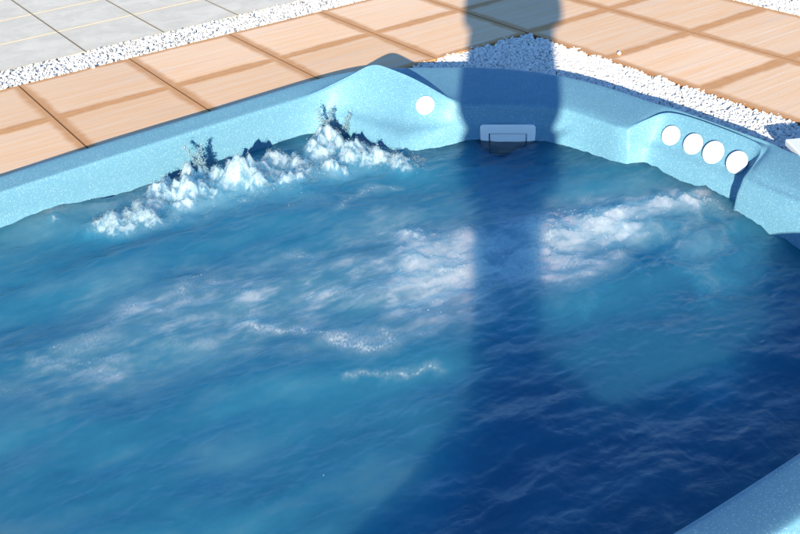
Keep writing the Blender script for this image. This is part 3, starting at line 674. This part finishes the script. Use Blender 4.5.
# ------------------------------------------------------------ fittings of the tub
for i, (y, z, r) in enumerate(knob_spots):
    p_, n_ = on_shell((1.2, y, z+.02), (1, 0, -.05))
    c = cap('control_knob', p_+n_*.006, n_, r, .010, spa)
    c['label'] = ['white round cap nearest the skimmer', 'white round cap second from the skimmer', 'white round cap third from the skimmer', 'white round cap nearest the shaded notch'][i]
p_, n_ = on_shell((.98, -1.75, .03), (.11, .24, 0))
cl = cap('control_knob', p_+n_*.002, n_, .036, .009, spa); cl['label'] = 'single white round cap on the raised corner shoulder'
print('KNOB', p_, n_)
skim_loc.z = -.098; p_, n_ = on_shell(skim_loc-Vector((.3, .33, -.02)), (.68, .73, 0)); print('SKIM', p_, n_)
skim_loc = Vector((p_.x, p_.y, -.102))+SKN*.003
sk = plate('skimmer', .205, .125, .012, .012, M_white, spa, hole=(.142, .085, -.012))
mt = skM.copy(); mt.translation = skim_loc; sk.matrix_local = mt
fl = plate('flap', .134, .078, .004, .004, M_white, sk); fl.location = (0, -.013, .003)
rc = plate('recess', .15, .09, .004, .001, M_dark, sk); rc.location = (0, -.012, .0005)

# white board lying on the rim at the right
def slab_box(name, x0, y0, x1, y1, z0, z1, mat, parent=None, bev=.004):
    import bmesh
    bm = bmesh.new(); bmesh.ops.create_cube(bm, size=1)
    for v in bm.verts: v.co = Vector((x0+(v.co.x+.5)*(x1-x0), y0+(v.co.y+.5)*(y1-y0), z0+(v.co.z+.5)*(z1-z0)))
    bmesh.ops.bevel(bm, geom=list(bm.edges), offset=bev, segments=3, profile=.6, affect='EDGES')
    me = bpy.data.meshes.new(name); bm.to_mesh(me); bm.free(); me.materials.append(mat)
    return link(bpy.data.objects.new(name, me), parent)
bd = empty('plastic_step', (1.715, -2.588, .004))
tr_ = slab_box('tread', 0, -.42, .34, 0, .045, .068, M_white, bd, .006)
sd1 = slab_box('side_panel', .02, -.40, .045, -.02, -.01, .044, M_white, bd); sd2 = slab_box('side_panel', .30, -.40, .325, -.02, -.01, .044, M_white, bd)
bd.rotation_euler = (0, 0, math.radians(-30))
tag(bd, 'flat white plastic step at the right edge beside the knob panel', 'step')

# ------------------------------------------------------------ photographer (outside the frame, casts the long shadow)
def skin_mesh(name, joints, edges, radii, mat, parent, sub=2):
    me = bpy.data.meshes.new(name); me.from_pydata(joints, edges, []); me.update(); me.materials.append(mat)
    o = link(bpy.data.objects.new(name, me), parent)
    m = o.modifiers.new('skin', 'SKIN'); m.use_smooth_shade = True
    for i, r in enumerate(radii):
        sv = me.skin_vertices[0].data[i]; sv.radius = (r, r) if not isinstance(r, tuple) else r; sv.use_root = (i == 0)
    s = o.modifiers.new('sub', 'SUBSURF'); s.levels = s.render_levels = sub
    return o
M_skin = mat_plain('skin', (.50, .30, .21), .5, .4, 60, .08); M_cloth = mat_plain('navy_cloth', (.05, .07, .14), .85, .2, 200, .2)
M_trs = mat_plain('grey_trousers', (.16, .16, .17), .85, .2, 200, .2); M_hair = mat_plain('brown_hair', (.06, .035, .02), .6, .4, 200, .3)
M_shoe = mat_plain('black_shoe', (.03, .03, .03), .5, .4); M_camb = mat_plain('black_body', (.02, .02, .02), .4, .5)
person = empty('person', (-1.27, -4.787, 0)); person.scale = (1.04,)*3; person.rotation_euler = (0, 0, -AZ)   # local +y looks along the shadow
tag(person, 'standing photographer in navy top and knee-length grey skirt holding a camera up', 'person')
J = [(0, 0, .96), (0, -.01, 1.10), (0, -.01, 1.28), (0, 0, 1.42), (0, .01, 1.49), (0, .02, 1.56), (0, .035, 1.65), (0, .02, 1.70)]
E_ = [(0, 1), (1, 2), (2, 3), (3, 4), (4, 5), (5, 6), (6, 7)]
Rr = [(.15, .11), (.135, .10), (.155, .11), (.10, .08), (.055, .055), (.07, .08), (.078, .09), (.05, .06)]
for s in (-1, 1):
    b = len(J)
    J += [(s*.06, -s*.02, .86), (s*.03, -s*.075, .50), (s*.02, -s*.12, .11), (s*.02, -s*.12+.05, .045), (s*.03, -s*.12+.15, .03)]
    E_ += [(0, b), (b, b+1), (b+1, b+2), (b+2, b+3), (b+3, b+4)]; Rr += [.066, .044, .032, .032, .028]
    b = len(J)
    J += [(s*.17, -.01, 1.40), (s*.17, .10, 1.20), (s*.10, .24, 1.345), (s*.075, .28, 1.36)]
    E_ += [(3, b), (b, b+1), (b+1, b+2), (b+2, b+3)]; Rr += [.055, .042, .028, .03]
    h0 = b+3
    for f in range(4):   # fingers curled over the camera body
        b = len(J); J += [(s*.068, .285, 1.385-f*.018), (s*.060, .312, 1.386-f*.018), (s*.038, .318, 1.385-f*.018)]
        E_ += [(h0, b), (b, b+1), (b+1, b+2)]; Rr += [.010, .009, .008]
    b = len(J); J += [(s*.06, .262, 1.35), (s*.042, .258, 1.352)]; E_ += [(h0, b), (b, b+1)]; Rr += [.012, .010]
body = skin_mesh('body', J, E_, Rr, M_skin, person)
top = skin_mesh('shirt', [(0, 0, .84), (0, -.01, 1.10), (0, -.01, 1.28), (0, 0, 1.41), (-.17, -.01, 1.40), (-.165, .10, 1.20), (-.115, .22, 1.33), (.17, -.01, 1.40), (.18, .10, 1.20), (.115, .22, 1.33)],
                [(0, 1), (1, 2), (2, 3), (3, 4), (4, 5), (5, 6), (3, 7), (7, 8), (8, 9)], [(.21, .14), (.20, .13), (.20, .125), (.13, .10), .075, .055, .042, .075, .055, .042], M_cloth, person)
skirt = skin_mesh('skirt', [(0, 0, .98), (0, 0, .80), (0, 0, .74)], [(0, 1), (1, 2)], [(.20, .13), (.19, .14), (.165, .13)], M_trs, person)
trs = skin_mesh('leggings', [(0, 0, .97), (-.06, .02, .85), (-.03, .08, .50), (-.02, .11, .08), (.06, -.02, .85), (.03, -.07, .50), (.02, -.13, .08)],
                [(0, 1), (1, 2), (2, 3), (0, 4), (4, 5), (5, 6)], [(.165, .125), .072, .050, .038, .072, .050, .038], M_trs, person)
hr = skin_mesh('hair', [(0, .0, 1.62), (0, .005, 1.70), (0, .03, 1.735)], [(0, 1), (1, 2)], [(.088, .085), (.086, .09), (.05, .06)], M_hair, person)
for s in (-1, 1):
    skin_mesh('shoe', [(s*.02, -s*.12-.03, .05), (s*.02, -s*.12+.06, .045), (s*.03, -s*.12+.19, .032)], [(0, 1), (1, 2)], [.042, .040, .030], M_shoe, person)
    e = slab_box('eye', s*.03-.008, .118, s*.03+.008, .124, 1.652, 1.660, M_white, person, .002)
ns = slab_box('nose', -.010, .115, .010, .142, 1.615, 1.645, M_skin, person, .005)
mo = slab_box('mouth', -.022, .113, .022, .121, 1.585, 1.592, mat_plain('lips', (.4, .15, .13)), person, .002)
cm = empty('compact_camera', (0, 0, 0)); cm.location = person.location; cm.scale = (1.04,)*3
cm.rotation_euler = (0, 0, -AZ)
cb = slab_box('camera_body', -.06, .262, .06, .310, 1.325, 1.40, M_camb, cm, .006)
tag(cm, 'black compact camera held in both hands by the photographer', 'camera')
bpy.context.view_layer.update()
